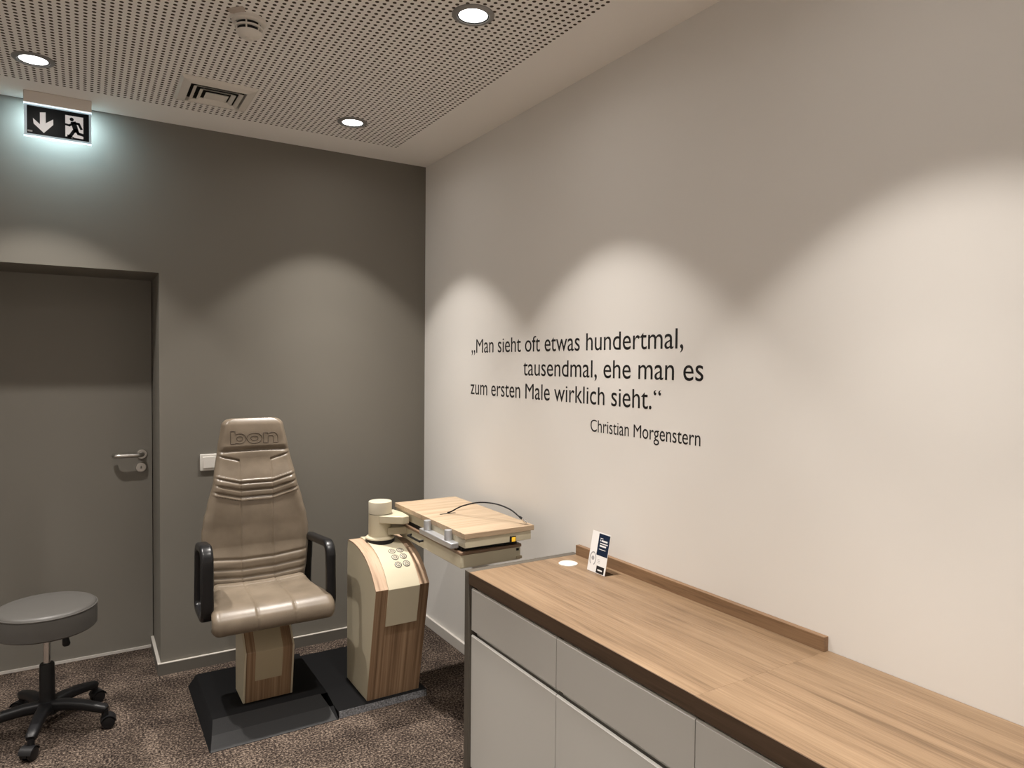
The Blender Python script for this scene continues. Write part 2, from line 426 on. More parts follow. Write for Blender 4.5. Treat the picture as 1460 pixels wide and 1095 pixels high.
for (a, b) in ((.098, .083), (.071, .056)):
    obj('louvre', sqring(NB(), a, -.022, b, -.013, .0015), M['white_plastic'], t)
bm = sqring(NB(), .045, -.022, .038, -.018, .0015); box(bm, (vx - .039, vy - .039, CEIL - .0185), (vx + .039, vy + .039, CEIL - .0165))
obj('centre_plate', bm, M['white_plastic'], t)

# smoke detector with a sticker
sx, sy = -1.246, -1.285
t = thing('smoke_detector', 'round white smoke detector with dark slots on the perforated ceiling', 'smoke detector', (sx, sy, CEIL))
c = (sx, sy, CEIL)
obj('base_plate', lathe(NB(), [(.056, 0), (.056, -.010), (.049, -.0155), (.030, -.0155)], c, 56), M['white_plastic'], t, smooth=True)
obj('chamber', lathe(NB(), [(.0385, -.015), (.035, -.046)], c, 48), M['black'], t, smooth=True)
obj('slot_ring', ringlathe(NB(), [(.037, -.0265), (.0462, -.0265), (.0448, -.031), (.036, -.031)], c, 48), M['white_plastic'], t, smooth=True)
obj('cover', lathe(NB(), [(.036, -.0415), (.042, -.0425), (.040, -.048), (.033, -.055), (.020, -.060), (.013, -.061), (.012, -.066), (.005, -.068)], c, 48), M['white_plastic'], t, smooth=True)
for a in range(6):
    an = math.radians(-112 + 60 * a); p = Vector((sx + .0405 * math.cos(an), sy + .0405 * math.sin(an), 0))
    obj('rib', sweep(NB(), [Vector((p.x + .003 * math.cos(an), p.y + .003 * math.sin(an), CEIL - .015)), Vector((p.x, p.y, CEIL - .043))], rrect(.005, .005, .001, 1), up=Vector((0.3, 1, 0))), M['white_plastic'], t)
STICK = [(-1.3254, -1.3261), (-1.301, -1.355), (-1.2824, -1.3722), (-1.2715, -1.3607), (-1.2684, -1.3384), (-1.283, -1.3154), (-1.3073, -1.3026)]
bm = prism(NB(), STICK, 2, CEIL, CEIL - .0012)
tag(obj('sticker', bm, M['tag'], base=(-1.298, -1.322, CEIL)), 'small grey-brown adhesive tag stuck to the ceiling beside the smoke detector', 'sticker')

# ------------------------------------------------------------------ exit sign
ex0, ex1, ey = -1.946, -1.694, -.118
t = thing('exit_sign', 'lit emergency exit sign with arrow and running figure hanging from ceiling', 'exit sign', ((ex0 + ex1) / 2, ey, CEIL))
obj('housing', mbox((ex0, ey - .012, 2.664), (ex1, ey + .045, CEIL)), M['sign_house'], t, bev=.003)
bm = mbox((ex0 + .012, ey - .0125, 2.700), (ex0 + .05, ey - .0118, 2.706))
obj('panel', mbox((ex0 + .002, ey - .003, 2.524), (ex1 - .002, ey + .003, 2.664)), M['sign_acryl'], t)
obj('lit_edge', mbox((ex0, ey - .005, 2.520), (ex1, ey + .005, 2.5255)), M['sign_edge'], t)
obj('lit_edge', mbox((ex0, ey - .011, 2.660), (ex1, ey + .011, 2.664)), M['sign_edge'], t)
px0, px1, pz0, pz1 = ex0 + .012, ex1 - .011, 2.534, 2.654
fy = ey - .0035
fld = obj('field', mbox((px0, fy, pz0), (px1, ey - .003, pz1)), M['sign_black'], t)
def onsign(poly, d=.0005, bm=None):
    """poly in sign units: x 0..1 of width, y 0..1 of height from the bottom."""
    W, H = px1 - px0, pz1 - pz0
    return prism(bm or NB(), [(px0 + a * W, pz0 + b * H) for a, b in poly], 1, fy, fy - d)
obj('arrow', onsign([(.205, .80), (.295, .83), (.295, .44), (.415, .62), (.415, .42), (.265, .08), (.105, .37), (.095, .56), (.205, .37)]), M['sign_white'], fld)
obj('doorway', onsign([(.61, .05), (.905, .05), (.905, .86), (.61, .86)]), M['sign_white'], fld)
bm = NB(); W, H = px1 - px0, pz1 - pz0
head = [(.715 + .034 * math.cos(2 * PI * i / 20), .73 + .068 * math.sin(2 * PI * i / 20)) for i in range(20)]
onsign(head, .0011, bm)
def limb(pts, w):
    V = [Vector((px0 + a * W, fy - .0008, pz0 + b * H)) for a, b in pts]
    sweep(bm, V, [(-.0003, -w / 2), (-.0003, w / 2), (.0003, w / 2), (.0003, -w / 2)] , up=Vector((0, 1, 0))) if False else None
    for (p, q) in zip(V, V[1:]):
        d = (q - p); d.y = 0; d.normalize(); s = Vector((-d.z, 0, d.x)) * (w / 2); e = d * (w * .35)
        a_, b_, c_, d_ = p - e + s, q + e + s, q + e - s, p - e - s
        prism(bm, [(v.x, v.z) for v in (a_, b_, c_, d_)], 1, fy, fy - .0010)
limb([(.745, .60), (.785, .33)], .020)
limb([(.735, .585), (.675, .50), (.615, .52)], .009)
limb([(.755, .61), (.83, .60), (.872, .43)], .010)
limb([(.765, .36), (.685, .10), (.66, .10)], .013)
limb([(.785, .36), (.825, .24), (.93, .20)], .012)
limb([(.61, .055), (.72, .085), (.76, .05), (.90, .045)], .005)
obj('running_figure', bm, M['sign_black'], fld)
obj('maker_plate', onsign([(.01, .06), (.085, .06), (.085, .12), (.01, .12)]), M['print_grey'], fld)

# ------------------------------------------------------------------ lettering on the white wall
def wallmat(y, z): return Matrix(((0, 0, -1, -.0002), (-1, 0, 0, y), (0, 1, 0, z), (0, 0, 0, 1)))
t = thing('wall_lettering', 'black German quotation in thin lettering on the white wall', 'wall lettering', (0, -1.35, 1.28))
for s, y0, y1, z, sz in (('\u201eMan sieht oft etwas hundertmal,', -.588, -2.098, 1.612, .098),
                         ('tausendmal, ehe man es', -1.092, -2.190, 1.503, .098),
                         ('zum ersten Male wirklich sieht.\u201c', -.580, -1.995, 1.396, .098),
                         ('Christian Morgenstern', -1.598, -2.182, 1.287, .067)):
    whole = text_mesh('words', s, M['vinyl'], t, Matrix.Identity(4), y0 - y1, sz)
    isl = []; left = set(whole.verts)
    while left:                                       # letters, then words by the gaps between them
        st = [left.pop()]; comp = []
        while st:
            v = st.pop(); comp.append(v)
            for e in v.link_edges:
                w = e.other_vert(v)
                if w in left: left.discard(w); st.append(w)
        isl.append((min(v.co.x for v in comp), max(v.co.x for v in comp), comp))
    isl.sort(key=lambda q: q[0]); words = []; end = -9
    for a, b, comp in isl:
        if a - end > .15 * sz: words.append([])
        words[-1] += comp; end = max(end, b)
    for wv in words:
        mp = {v: i for i, v in enumerate(wv)}; bw = NB(); nv = [bw.verts.new(v.co) for v in wv]
        for f in {f for v in wv for f in v.link_faces}: bw.faces.new([nv[mp[v]] for v in f.verts])
        bw.transform(wallmat(y0, z)); obj('word', bw, M['vinyl'], t)
    whole.free()

# light switch
t = thing('light_switch', 'white square light switch on grey wall, half hidden by the backrest', 'light switch', (-1.194, 0, 1.043))
obj('frame', mbox((-1.236, -.010, 1.001), (-1.152, 0, 1.085)), M['white_plastic'], t, bev=.003)
obj('rocker', mbox((-1.223, -.0135, 1.014), (-1.165, -.009, 1.072)), M['white_plastic'], t, bev=.002)

# ------------------------------------------------------------------ counter with cabinets
WT = .775
CY0 = -1.530
seams = [CY0, -2.079, -2.648, -3.217, -3.786]
xf = -.5015
t = thing('end_panel', 'grey side panel closing the far end of the cabinet row', 'panel', (-.25, CY0 + .02, 0))
obj('board', mbox((-.512, CY0 + .001, 0), (-.002, CY0 + .034, WT)), M['panel_grey'], t, bev=.001)
lab = ['handleless light grey cabinet at the far end of the row, beside the console',
       'handleless light grey cabinet second from the far end',
       'light grey cabinet cut by the bottom edge under the worktop joint',
       'light grey cabinet nearest the camera, below the frame']
for i in range(4):
    a, b = seams[i + 1], seams[i]
    t = thing('cabinet', lab[i], 'cabinet', (-.25, (a + b) / 2, 0), 'row of light grey base cabinets')
    bm = NB()
    box(bm, (-.478, a + .0005, .05), (-.010, b - .0005, .728)); box(bm, (-.44, a + .0005, 0), (-.02, b - .0005, .05))
    obj('carcass', bm, M['cab_body'], t)
    # fronts with a bevelled grip edge along the top: profile in (x, z)
    def front(z0, z1): return prism(NB(), [(-.479, z0), (xf, z0), (xf, z1 - .0045), (xf + .0045, z1), (xf + .006, z1), (-.479, z1 - .016)], 1, a + .0014, b - .0014)
    def edge(z1): return prism(NB(), [(xf - .0003, z1 - .0047), (xf + .0043, z1 + .0005), (xf + .0062, z1 + .0005), (xf + .0062, z1), (xf + .0045, z1), (xf + .0002, z1 - .0047)], 1, a + .0014, b - .0014)
    dr = obj('drawer_front', front(.556, .714), M['cab'], t, bev=.0008); obj('grip_edge', edge(.714), M['cab_edge'], dr)
    dr = obj('door', front(.035, .537), M['cab'], t, bev=.0008); obj('grip_edge', edge(.537), M['cab_edge'], dr)
    obj('grip_profile', prism(NB(), [(-.4795, .536), (-.4795, .552), (-.486, .552), (-.486, .549), (-.482, .546), (-.482, .536)], 1, a + .012, b - .012), M['cab_edge'], t)
    obj('grip_profile', prism(NB(), [(-.4795, .706), (-.4795, .728), (-.490, .728), (-.490, .724), (-.482, .721), (-.482, .706)], 1, a + .012, b - .012), M['cab_edge'], t)
WX = -.513
w1 = obj('worktop', mbox((WX + .0025, -2.657, .730), (-.001, CY0, WT)), M['oak_y'], base=(-.25, -2.1, .730), bev=.0012)
tag(w1, 'oak-look worktop board at the far end, carrying the white disc', 'worktop')
obj('front_edge', mbox((WX, -2.657, .7302), (WX + .0025, CY0, WT - .0006)), M['dark_edge'], w1).__setitem__('label', 'dark brown front edging')
w2 = obj('worktop', mbox((WX + .0005, -3.80, .7305), (-.001, -2.6575, WT + .0008)), M['oak_y2'], base=(-.25, -3.2, .7305), bev=.0012)
tag(w2, 'oak-look worktop board at the near end, without backsplash', 'worktop')
obj('front_edge', mbox((WX - .002, -3.80, .7307), (WX + .0005, -2.6575, WT + .0002)), M['dark_edge'], w2).__setitem__('label', 'dark brown front edging')
t = tag(obj('backsplash', mbox((-.020, -2.657, WT), (-.0005, -1.535, .815)), M['oak_edge'], base=(-.01, -2.1, WT), bev=.001), 'low oak-look upstand strip along the white wall', 'backsplash')
tag(obj('cable_grommet', lathe(NB(), [(.037, 0), (.037, .003), (.034, .0045), (.025, .0045), (.0245, .0038)], (-.126, -1.627, WT), 56), M['white_plastic'], base=(-.126, -1.627, WT), smooth=True), 'flat white round disc in the worktop', 'cable cover')

# leaflet holder: leaning card in a thin clear stand (built as card plus foot)
t = thing('leaflet', 'small navy and white leaflet standing on the far worktop', 'leaflet', (-.10, -1.776, WT))
LM = Matrix(((0, math.sin(.19), -math.cos(.19), -.108), (-1, 0, 0, -1.724), (0, math.cos(.19), math.sin(.19), WT + .001), (0, 0, 0, 1)))
def card(x0, y0, x1, y1, d0, d1):
    bm = mbox((x0, y0, d0), (x1, y1, d1)); bm.transform(LM); return bm
cw, chh = .104, .150
sheet = obj('sheet', card(0, 0, cw, chh, -.0006, .0006), M['paper'], t)
obj('holder_foot', mbox((-.108, -1.826, WT), (-.065, -1.726, WT + .0012)), M['clear'], t)
obj('navy_field', card(.040, .066, cw - .001, chh - .004, .0006, .0009), M['navy'], sheet)
obj('black_field', card(.052, .002, cw - .008, .028, .0006, .0009), M['print_black'], sheet)
bm = NB()
for x0, x1, y, hh in ((.050, .066, .128, .0025), (.050, .054, .118, .006), (.058, .092, .118, .006), (.052, .096, .109, .0035), (.052, .088, .099, .006), (.050, .088, .088, .002)):
    obj('printed_line', card(x0, y, x1, y + hh, .0009, .0011), M['paper'], sheet)
obj('printed_line', card(.060, .011, .086, .016, .0009, .0011), M['paper'], sheet)
bm = NB()
arch = [Vector((.024 + .017 * math.cos(a), .048 + .024 * math.sin(a), .0009)) for a in [math.radians(-60 + i * 300 / 28) for i in range(29)]]
sweep(bm, arch, rrect(.004, .0006, .0001, 1)); lathe(bm, [(.008, .0006), (.008, .001)], (.024, .050, 0), 20)
for y in (.050, .044, .038): box(bm, (.052, y, .0006), (.066, y + .0015, .0009))
bm.transform(LM)
obj('head_drawing', bm, M['print_grey'], sheet)

# ------------------------------------------------------------------ examination chair
cx = -1.04
t = thing('examination_chair', 'high-backed taupe leather examination chair with black armrests', 'chair', (cx, -.55, 0))
# floor plate: hipped ramp at the front and left
x0, x1, y0, y1 = -1.318, -.797, -.874, -.205
tx0, tx1, ty0 = -1.282, -.7971, -.705
gx0, gx1 = -.805, -.829                # right ends of the lighter ramp surfaces
PZ = .05
bm = NB()
def face(*ps): return bm.faces.new([bm.verts.new(p) for p in ps])
ym, zm = -.800, .030
lm = x0 + (tx0 - x0) * .52; rm = x1 + (tx1 - x1) * .52
face((tx0, ty0, PZ), (tx1, ty0, PZ), (tx1, y1, PZ), (tx0, y1, PZ))
face((x0, y0, 0), (lm, ym, zm), (tx0, ty0, PZ), (tx0, y1, PZ), (x0, y1, 0))
face((x1, y0, 0), (x1, y1, 0), (tx1, y1, PZ), (tx1, ty0, PZ), (rm, ym, zm))
face((x0, y1, 0), (tx0, y1, PZ), (tx1, y1, PZ), (x1, y1, 0))
face((x0, y0, 0), (x0, y1, 0), (x1, y1, 0), (x1, y0, 0))
face((x0, y0, 0), (x1, y0, 0), (rm, ym, zm), (lm, ym, zm))
bmesh.ops.remove_doubles(bm, verts=bm.verts[:], dist=1e-5)
pl = obj('floor_plate', bm, M['black_steel'], t)
bm = prism(NB(), [(lm, 0), ((gx0 + gx1) / 2, 0), (gx1, 1), (tx0, 1)], 2, 0, .0015)
for v in bm.verts:
    f = v.co.y; e = v.co.z; v.co = Vector((v.co.x, ym + (ty0 - ym) * f, zm + (PZ - zm) * f + e + .0005))
obj('ramp_surface', bm, M['ramp_grey'], t)
obj('ramp_edge', (lambda b: (b, [setattr(v, 'co', Vector((v.co.x, y0 + (ym - y0) * v.co.y, zm * v.co.y + v.co.z + .0005))) for v in b.verts])[0])(prism(NB(), [(x0 + .004, 0), (gx0, 0), ((gx0 + gx1) / 2, 1), (lm, 1)], 2, 0, .0015)), M['ramp_grey'], t)
# pedestal, profile in (y, z)
prof = [(-.625, PZ), (-.665, .285), (-.600, .355), (-.600, .425), (-.455, .425), (-.455, PZ)]
px0_, px1_ = cx - .107, cx + .107
obj('pedestal_core', prism(NB(), prof, 0, px0_ + .008, px1_ - .008), M['zebra'], t, bev=.002)
for (a, b) in ((px0_, px0_ + .009), (px1_ - .009, px1_)):
    obj('pedestal_side', prism(NB(), prof, 0, a, b), M['cream'], t, bev=.002)
q = [(-.6405, .142), (-.669, .2855), (-.603, .3565), (-.603, .425), (-.598, .425), (-.598, .354), (-.662, .284), (-.634, .142)]
obj('front_cover', prism(NB(), q, 0, cx - .060, cx + .056), M['cream_dark'], t, bev=.001)
# backrest ------------------------------------------------
WID = [(.46, .205), (.52, .215), (.60, .228), (.70, .240), (.76, .240), (.82, .232), (.88, .216), (1.0, .186), (1.15, .162), (1.27, .139), (1.30, .134)]
YF_ = [(.46, -.435), (.52, -.432), (.62, -.424), (.70, -.408), (.80, -.402), (.98, -.388), (1.10, -.352), (1.20, -.335), (1.30, -.318)]
ZT = 1.283
NU, NV = 140, 260
def groove(d, w): return math.exp(-(d / w) ** 2)
def pleat_off(x):
    a = abs(x); return 0 if a < .072 else (a - .072) * .28
def back_pt(u, v, front):
    z = .465 + (ZT - .465) * v
    hw = interp(WID, z)
    # rounded top corners
    top = ZT - z
    if top < .035: hw = hw - .035 + math.sqrt(max(0, .035 ** 2 - (.035 - top) ** 2))
    x = u * hw
    y0 = interp(YF_, z)
    th = .065 if z < 1.1 else .065 - (z - 1.1) * .09
    e = abs(u); edge = (max(0, e - .80) / .20)
    topr = max(0, 1 - top / .03)
    if front:
        y = y0 - .016 * (e ** 2.2) * (1 if z < 1.0 else max(0, 1 - (z - 1.0) / .14))     # shallow wings
        y += (.026 if z < 1.2 else .026 - .008 * min(1, (z - 1.2) / .06)) * edge ** 2.6 + .012 * topr ** 2
        d = 0
        for zc in (.985, .953, .920): d += .0075 * groove(z - pleat_off(x) - zc, .0048)
        for zc in (.635, .590, .553, .520): d += .0055 * groove(z - pleat_off(x) * .4 - zc, .0065)
        # soft rolls between pleats
        if .905 < z - pleat_off(x) < 1.0: d -= .004
        if abs(x) < .105:
            top_s = 1.090
            if z < top_s: d += .0022 * groove(abs(x) - .072, .0032)
        # shoulder seam
        if abs(x) > .070: d += .0065 * groove(z - (1.088 + (abs(x) - .072) * .28), .0045)
        d += .007 * groove(z - 1.137 + .006 * (abs(x) / .15) ** 2, .007)
        if z > 1.137: d -= .006 * min(1, (z - 1.137) / .02)
        y += d * (1 - edge ** 3)
        return Vector((cx + x, y, z))
    y = y0 + th - (.03 if z < 1.2 else .03 - .018 * min(1, (z - 1.2) / .06)) * edge ** 2.2 - .008 * topr ** 2
    return Vector((cx + x, y, z))
bm = NB(); G = []
for front in (True, False):
    G.append([[bm.verts.new(back_pt(-1 + 2 * i / NU, j / NV, front)) for i in range(NU + 1)] for j in range(NV + 1)])
for g in G:
    for j in range(NV):
        for i in range(NU): bm.faces.new((g[j][i], g[j][i + 1], g[j + 1][i + 1], g[j + 1][i]))
F_, B_ = G
for j in range(NV):
    for i in (0, NU): bm.faces.new((F_[j][i], F_[j + 1][i], B_[j + 1][i], B_[j][i]))
for i in range(NU):
    for j in (0, NV): bm.faces.new((F_[j][i], F_[j][i + 1], B_[j][i + 1], B_[j][i]))
backrest = obj('backrest', bm, M['leather'], t, smooth=True)
# embossed outline letters
def arc(cx_, cy_, rx, ry, a0, a1, n=22): return [Vector((cx_ + rx * math.cos(math.radians(a0 + (a1 - a0) * i / n)), cy_ + ry * math.sin(math.radians(a0 + (a1 - a0) * i / n)), 0)) for i in range(n + 1)]
def dens(P):
    out = []
    for i in range(len(P)):
        p, q = Vector(P[i]), Vector(P[(i + 1) % len(P)]); n = max(1, int((q - p).length / .004))
        out += [p.lerp(q, k / n) for k in range(n)]
    return out
V3 = lambda x, y: Vector((x, y, 0))
loops = [dens([V3(0, 0), V3(0, .058), V3(.021, .058), V3(.021, .043)] + arc(.040, .0235, .029, .0235, 115, -115) + [V3(.021, .003), V3(.021, 0)]),
         arc(.041, .0235, .014, .0105, 0, 344, 26)]
loops += [[p + V3(.108, .0235) for p in arc(0, 0, rx, ry, 0, 346, 30)] for rx, ry in ((.0345, .0245), (.0165, .0105))]
loops.append([p + V3(.149, 0) for p in dens([V3(0, 0), V3(0, .047), V3(.020, .047), V3(.020, .042)] + arc(.042, .024, .025, .024, 100, 8) + [V3(.067, 0), V3(.046, 0)] + arc(.034, .024, .012, .011, 10, 170) + [V3(.021, 0)])])
bm = NB()
for lp in loops:
    path = []
    for p in lp:
        x = p.x - .108; z = 1.168 + p.y
        v = (z - .465) / (ZT - .465); hw = interp(WID, z)
        path.append(Vector((cx + x, back_pt(x / hw, v, True).y, z)))
    sweep(bm, path, circ(.0016, 8), closed=True, up=Vector((0, 1, 0)))
obj('embossed_lettering', bm, M['leather_dark'], backrest, smooth=True)
# seat ------------------------------------------------
SP = [(-.425, .500), (-.440, .531), (-.465, .540), (-.50, .534), (-.56, .530), (-.62, .528), (-.68, .528), (-.725, .526), (-.765, .516), (-.795, .494), (-.806, .465), (-.802, .440), (-.785, .424), (-.74, .418), (-.66, .418), (-.55, .420), (-.45, .430), (-.425, .45)]
SPp = smoothpath([(0, a, b) for a, b in SP], 9, closed=True)
NS = len(SPp); NX = 110
def seat_hw(y):
    return interp([(-.81, .254), (-.74, .251), (-.68, .240), (-.62, .226), (-.55, .216), (-.42, .212)], y)
bm = NB(); rows = []
for i in range(NX + 1):
    u = -1 + 2 * i / NX; e = abs(u); ed = max(0, e - .86) / .14
    ring = []
    for p in SPp:
        hw = seat_hw(p.y); x = u * hw
        y, z = p.y, p.z
        cy_, cz_ = -.615, .475
        k = 1 - .30 * ed ** 3
        z = cz_ + (z - cz_) * k
        if p.y < -.7: y = -.70 + (y + .70) * (1 - .22 * ed ** 3)
        topf = 1 if p.z > .47 else 0
        if p.z > .46 and p.y > -.80:
            z -= .003 * groove(abs(x) - (.072 + .02 * max(0, (-.5 - p.y))), .004)
            for yc in (-.470, -.492, -.512): z -= .0022 * groove(p.y - yc, .004)
            z += .010 * (e ** 2) * max(0, min(1, (p.y + .78) / .2)) * (1 - ed)
        if p.y < -.77: y += .003 * groove(abs(x) - .078, .004)
        ring.append(bm.verts.new((cx + x, y, z)))
    rows.append(ring)
for a, b in zip(rows, rows[1:]):
    for j in range(NS): bm.faces.new((a[j], a[(j + 1) % NS], b[(j + 1) % NS], b[j]))
bm.faces.new(rows[0][::-1]); bm.faces.new(rows[-1])
obj('seat', bm, M['leather'], t, smooth=True)
# armrests: rounded loops in the yz plane
def arm(x, yb, yf, z0, z1, name='armrest', w=.044):
    r = .055; P = []
    for (cy2, cz2, a0) in ((yf + r, z1 - r, PI / 2), (yf + r, z0 + r, PI), (yb - r * .7, z0 + r * .7, 1.5 * PI), (yb - r * .7, z1 - r * .7, 0)):
        rr = r if cy2 == yf + r else r * .7
        for i in range(9):
            a = a0 + PI / 2 * i / 8
            P.append(Vector((x, cy2 + rr * math.cos(a), cz2 + rr * math.sin(a))))
    # lengthen straight runs with extra points
    Q = []
    for i in range(len(P)):
        a, b = P[i], P[(i + 1) % len(P)]; Q.append(a)
        if (b - a).length > .04:
            for k in range(1, 6): Q.append(a.lerp(b, k / 6))
    for v in Q:
        v.y += (v.z - z1) * -.10 * (1 if v.y > (yb + yf) / 2 else -.25)
        v.z -= .10 * max(0, v.y - yf) * (1 if v.z > (z0 + z1) / 2 else 0)
    bm = sweep(NB(), Q, rrect(.034, w, .012, 4), closed=True, up=Vector((1, 0, 0)))
    return obj(name, bm, M['black_gloss'], t, smooth=True)
arm(-1.303, -.535, -.71, .476, .772, w=.050)
arm(-.788, -.35, -.72, .440, .735)
obj('arm_bracket', mbox((cx - .245, -.56, .425), (cx + .245, -.50, .450)), M['black_steel'], t, bev=.004)

# ------------------------------------------------------------------ instrument console with swing tables
t = thing('instrument_console', 'oak and cream instrument stand with swing-out tables beside the chair', 'instrument stand', (-.53, -.70, 0))
fx0, fx1 = -.7955, -.375
bm = prism(NB(), [(-.868, 0), (-.862, .030), (-.195, .030), (-.190, 0)], 0, fx0, fx1)
obj('floor_plate', bm, M['black_steel'], t, bev=.001)
obj('plate_edge', prism(NB(), [(-.8695, 0.001), (-.8635, .029), (-.8615, .029), (-.8675, .001)], 0, fx0 + .003, fx1 - .003), M['plate_edge'], t)
kx0, kx1 = -.657, -.405
# body profile in (y, z)
top = smoothpath([(0, -.950, .560), (0, -.890, .627), (0, -.820, .672), (0, -.740, .698), (0, -.660, .709), (0, -.590, .709), (0, -.572, .700)], 6)
front_line = [(-.838, .030), (-.950, .560)]
rear = [(-.560, .68), (-.560, .030)]
fullp = [front_line[0]] + [(p.y, p.z) for p in top] + rear
for a, b in ((kx0, kx0 + .018), (kx1 - .018, kx1)):
    ins = [(front_line[0][0] + .0045, .030)] + [(p.y + .0055, p.z - .0082) for p in top] + [(-.560, .66), (-.560, .030)]
    obj('side_panel', prism(NB(), ins, 0, a, b), M['cream'], t, bev=.002)
ins = [(front_line[0][0] + .010, .031)] + [(p.y + .012, p.z - .021) for p in top] + [(-.566, .66), (-.566, .031)]
obj('body', prism(NB(), ins, 0, kx0 + .018, kx1 - .018), M['cream_dark'], t)
fr = [(-.838, .030), (-.950, .560), (-.946, .560), (-.834, .030)]
obj('front_panel', prism(NB(), fr, 0, kx0 - .0005, kx1 + .0005), M['zebra'], t, bev=.0008)
tp = [(p.y, p.z) for p in top]; tpb = [(p.y + .004, p.z - .008) for p in top]
obj('top_panel', prism(NB(), tp + tpb[::-1], 0, kx0 - .001, kx1 + .001), M['oak_top'], t, bev=.001)
# cream control strip bending over the front edge
off = .006
cs = []
for i, p in enumerate(top[:-6]):
    q = top[min(i + 1, len(top) - 1)] - top[max(i - 1, 0)]; nrm = Vector((0, -q.z, q.y)).normalized()
    if nrm.z < 0: nrm = -nrm
    cs.append((p, nrm))
def fpt(z, o): # front face point offset outwards
    f = (z - .030) / .530; y = -.838 - .112 * f; return (y - o, z - o * .2)
outer = [fpt(.385, off)] + [fpt(.560, off)] + [(p.y + n_.y * off, p.z + n_.z * off) for p, n_ in cs[1:]]
inner = [fpt(.385, 0)] + [fpt(.560, 0)] + [(p.y, p.z) for p, n_ in cs[1:]]
strip = obj('control_strip', prism(NB(), outer + inner[::-1], 0, -.602, -.452), M['cream'], t, bev=.0015)
# six round buttons lying on the sloping strip
def on_top(y):
    for (p, n_), (p2, n2) in zip(cs, cs[1:]):
        if p.y <= y <= p2.y:
            f = (y - p.y) / (p2.y - p.y); return p.lerp(p2, f), n_.lerp(n2, f).normalized()
for yb_, dx in ((-.802, 0), (-.840, 0), (-.877, 0)):
    p, n_ = on_top(yb_)
    for xb in (-.527, -.487):
        R = Vector((0, 0, 1)).rotation_difference(n_).to_matrix().to_4x4()
        TR = Matrix.Translation(p + n_ * (off + .0001) + Vector((xb, 0, 0))) @ R
        bmx = NB(); ringlathe(bmx, [(.0165, 0), (.0165, .0014), (.0134, .0014), (.0134, 0)], (0, 0, 0), 28)
        ringlathe(bmx, [(.0094, .001), (.0094, .0026), (.0066, .0026), (.0066, .001)], (0, 0, 0), 24); box(bmx, (-.0035, -.0011, .0015), (.0035, .0011, .0026))
        for f in bmx.faces: f.material_index = 1
        lathe(bmx, [(.0133, 0), (.0133, .0014), (.0120, .0018)], (0, 0, 0), 28)
        bmx.transform(TR)
        obj('button', bmx, [M['cap'], M['button_mark']], strip, smooth=True)
# column
kc = (-.535, -.675, 0)
obj('collar', lathe(NB(), [(.066, .698), (.069, .701), (.069, .722), (.062, .724)], kc, 56), M['black_plastic'], t, smooth=True)
obj('column_foot', lathe(NB(), [(.068, .723), (.067, .729), (.056, .735)], kc, 56), M['cream'], t, smooth=True)
obj('column', lathe(NB(), [(.0545, .732), (.0545, .8385), (.053, .8395)], kc, 56), M['cream'], t, smooth=True)
obj('column_seam', lathe(NB(), [(.052, .839), (.052, .842)], kc, 48), M['black'], t)
obj('column_cap', lathe(NB(), [(.053, .8415), (.0545, .8425), (.0545, .895), (.0535, .8975), (.048, .8985)], kc, 56), M['cap'], t, smooth=True)
# upper arm: horizontal wedge from column to upper table
upper = prism(NB(), [(-.56, -.728), (-.47, -.800), (-.437, -.795), (-.430, -.700), (-.445, -.615), (-.50, -.63), (-.56, -.63)], 2, .802, .8385)
obj('upper_arm', upper, M['cream'], t, bev=.004)
obj('lower_arm', prism(NB(), [(-.52, -.725), (-.428, -.745), (-.428, -.66), (-.50, -.64)], 2, .742, .776), M['cream'], t, bev=.003)
# upper table: oak board on a cream body
tx_0, tx_1, ty_0, ty_1, tz = -.428, -.092, -1.334, -.592, .865
tb = obj('table_board', mbox((tx_0, ty_0, tz - .0215), (tx_1, ty_1, tz)), M['oak_tab'], t, bev=.001)
obj('cable_slit', mbox((-.352, -.954, tz + .0002), (-.274, -.942, tz + .0010)), M['black'], tb)
bd_ = obj('table_body', mbox((tx_0 + .004, ty_0 + .003, tz - .060), (tx_1 - .014, ty_1 - .01, tz - .0215)), M['cream'], t, bev=.002)
obj('switch_bezel', mbox((-.213, ty_0 + .0005, .8015), (-.183, ty_0 + .004, .8295)), M['black_plastic'], bd_, bev=.001)
obj('switch_rocker', mbox((-.204, ty_0 - .0015, .8065), (-.186, ty_0 + .001, .8245)), M['yellow'], bd_, bev=.001)
# aluminium rail with two posts on the long side
ra = obj('holder_rail', mbox((tx_0 - .034, -1.277, .7945), (tx_0 + .004, -.962, .8185)), M['alu'], t, bev=.004)
for yy in (-1.010, -1.215):
    obj('post', lathe(NB(), [(.0165, .8185), (.0165, .858), (.0155, .8605), (.012, .861)], (tx_0 - .015, yy, 0), 32), M['alu'], ra, smooth=True)
# lower tray under the upper table
lx0, lx1, ly0, ly1 = -.430, -.142, -1.305, -.66
obj('tray_rim', mbox((lx0 - .002, ly0 - .003, .7715), (lx1 + .004, ly1, .785)), M['dark_brown'], t, bev=.003)
obj('tray_gap', mbox((lx0 + .012, ly0 + .012, .785), (lx1 - .012, ly1 - .02, .8055)), M['black'], t)
tr = obj('tray_body', mbox((lx0, ly0, .7175), (lx1, ly1, .7715)), M['cream'], t, bev=.002)
pts = smoothpath([(lx0, -.805, .752), (lx0 - .014, -.808, .751), (lx0 - .018, -.818, .750), (lx0 - .018, -.925, .750), (lx0 - .014, -.935, .751), (lx0, -.938, .752)], 5)
obj('pull_handle', sweep(NB(), pts, circ(.0052, 12)), M['black_plastic'], tr, smooth=True)
obj('hinge', mbox((lx1 - .020, ly0 - .004, .722), (lx1 + .006, ly0 + .01, .733)), M['cream_dark'], tr, bev=.001)
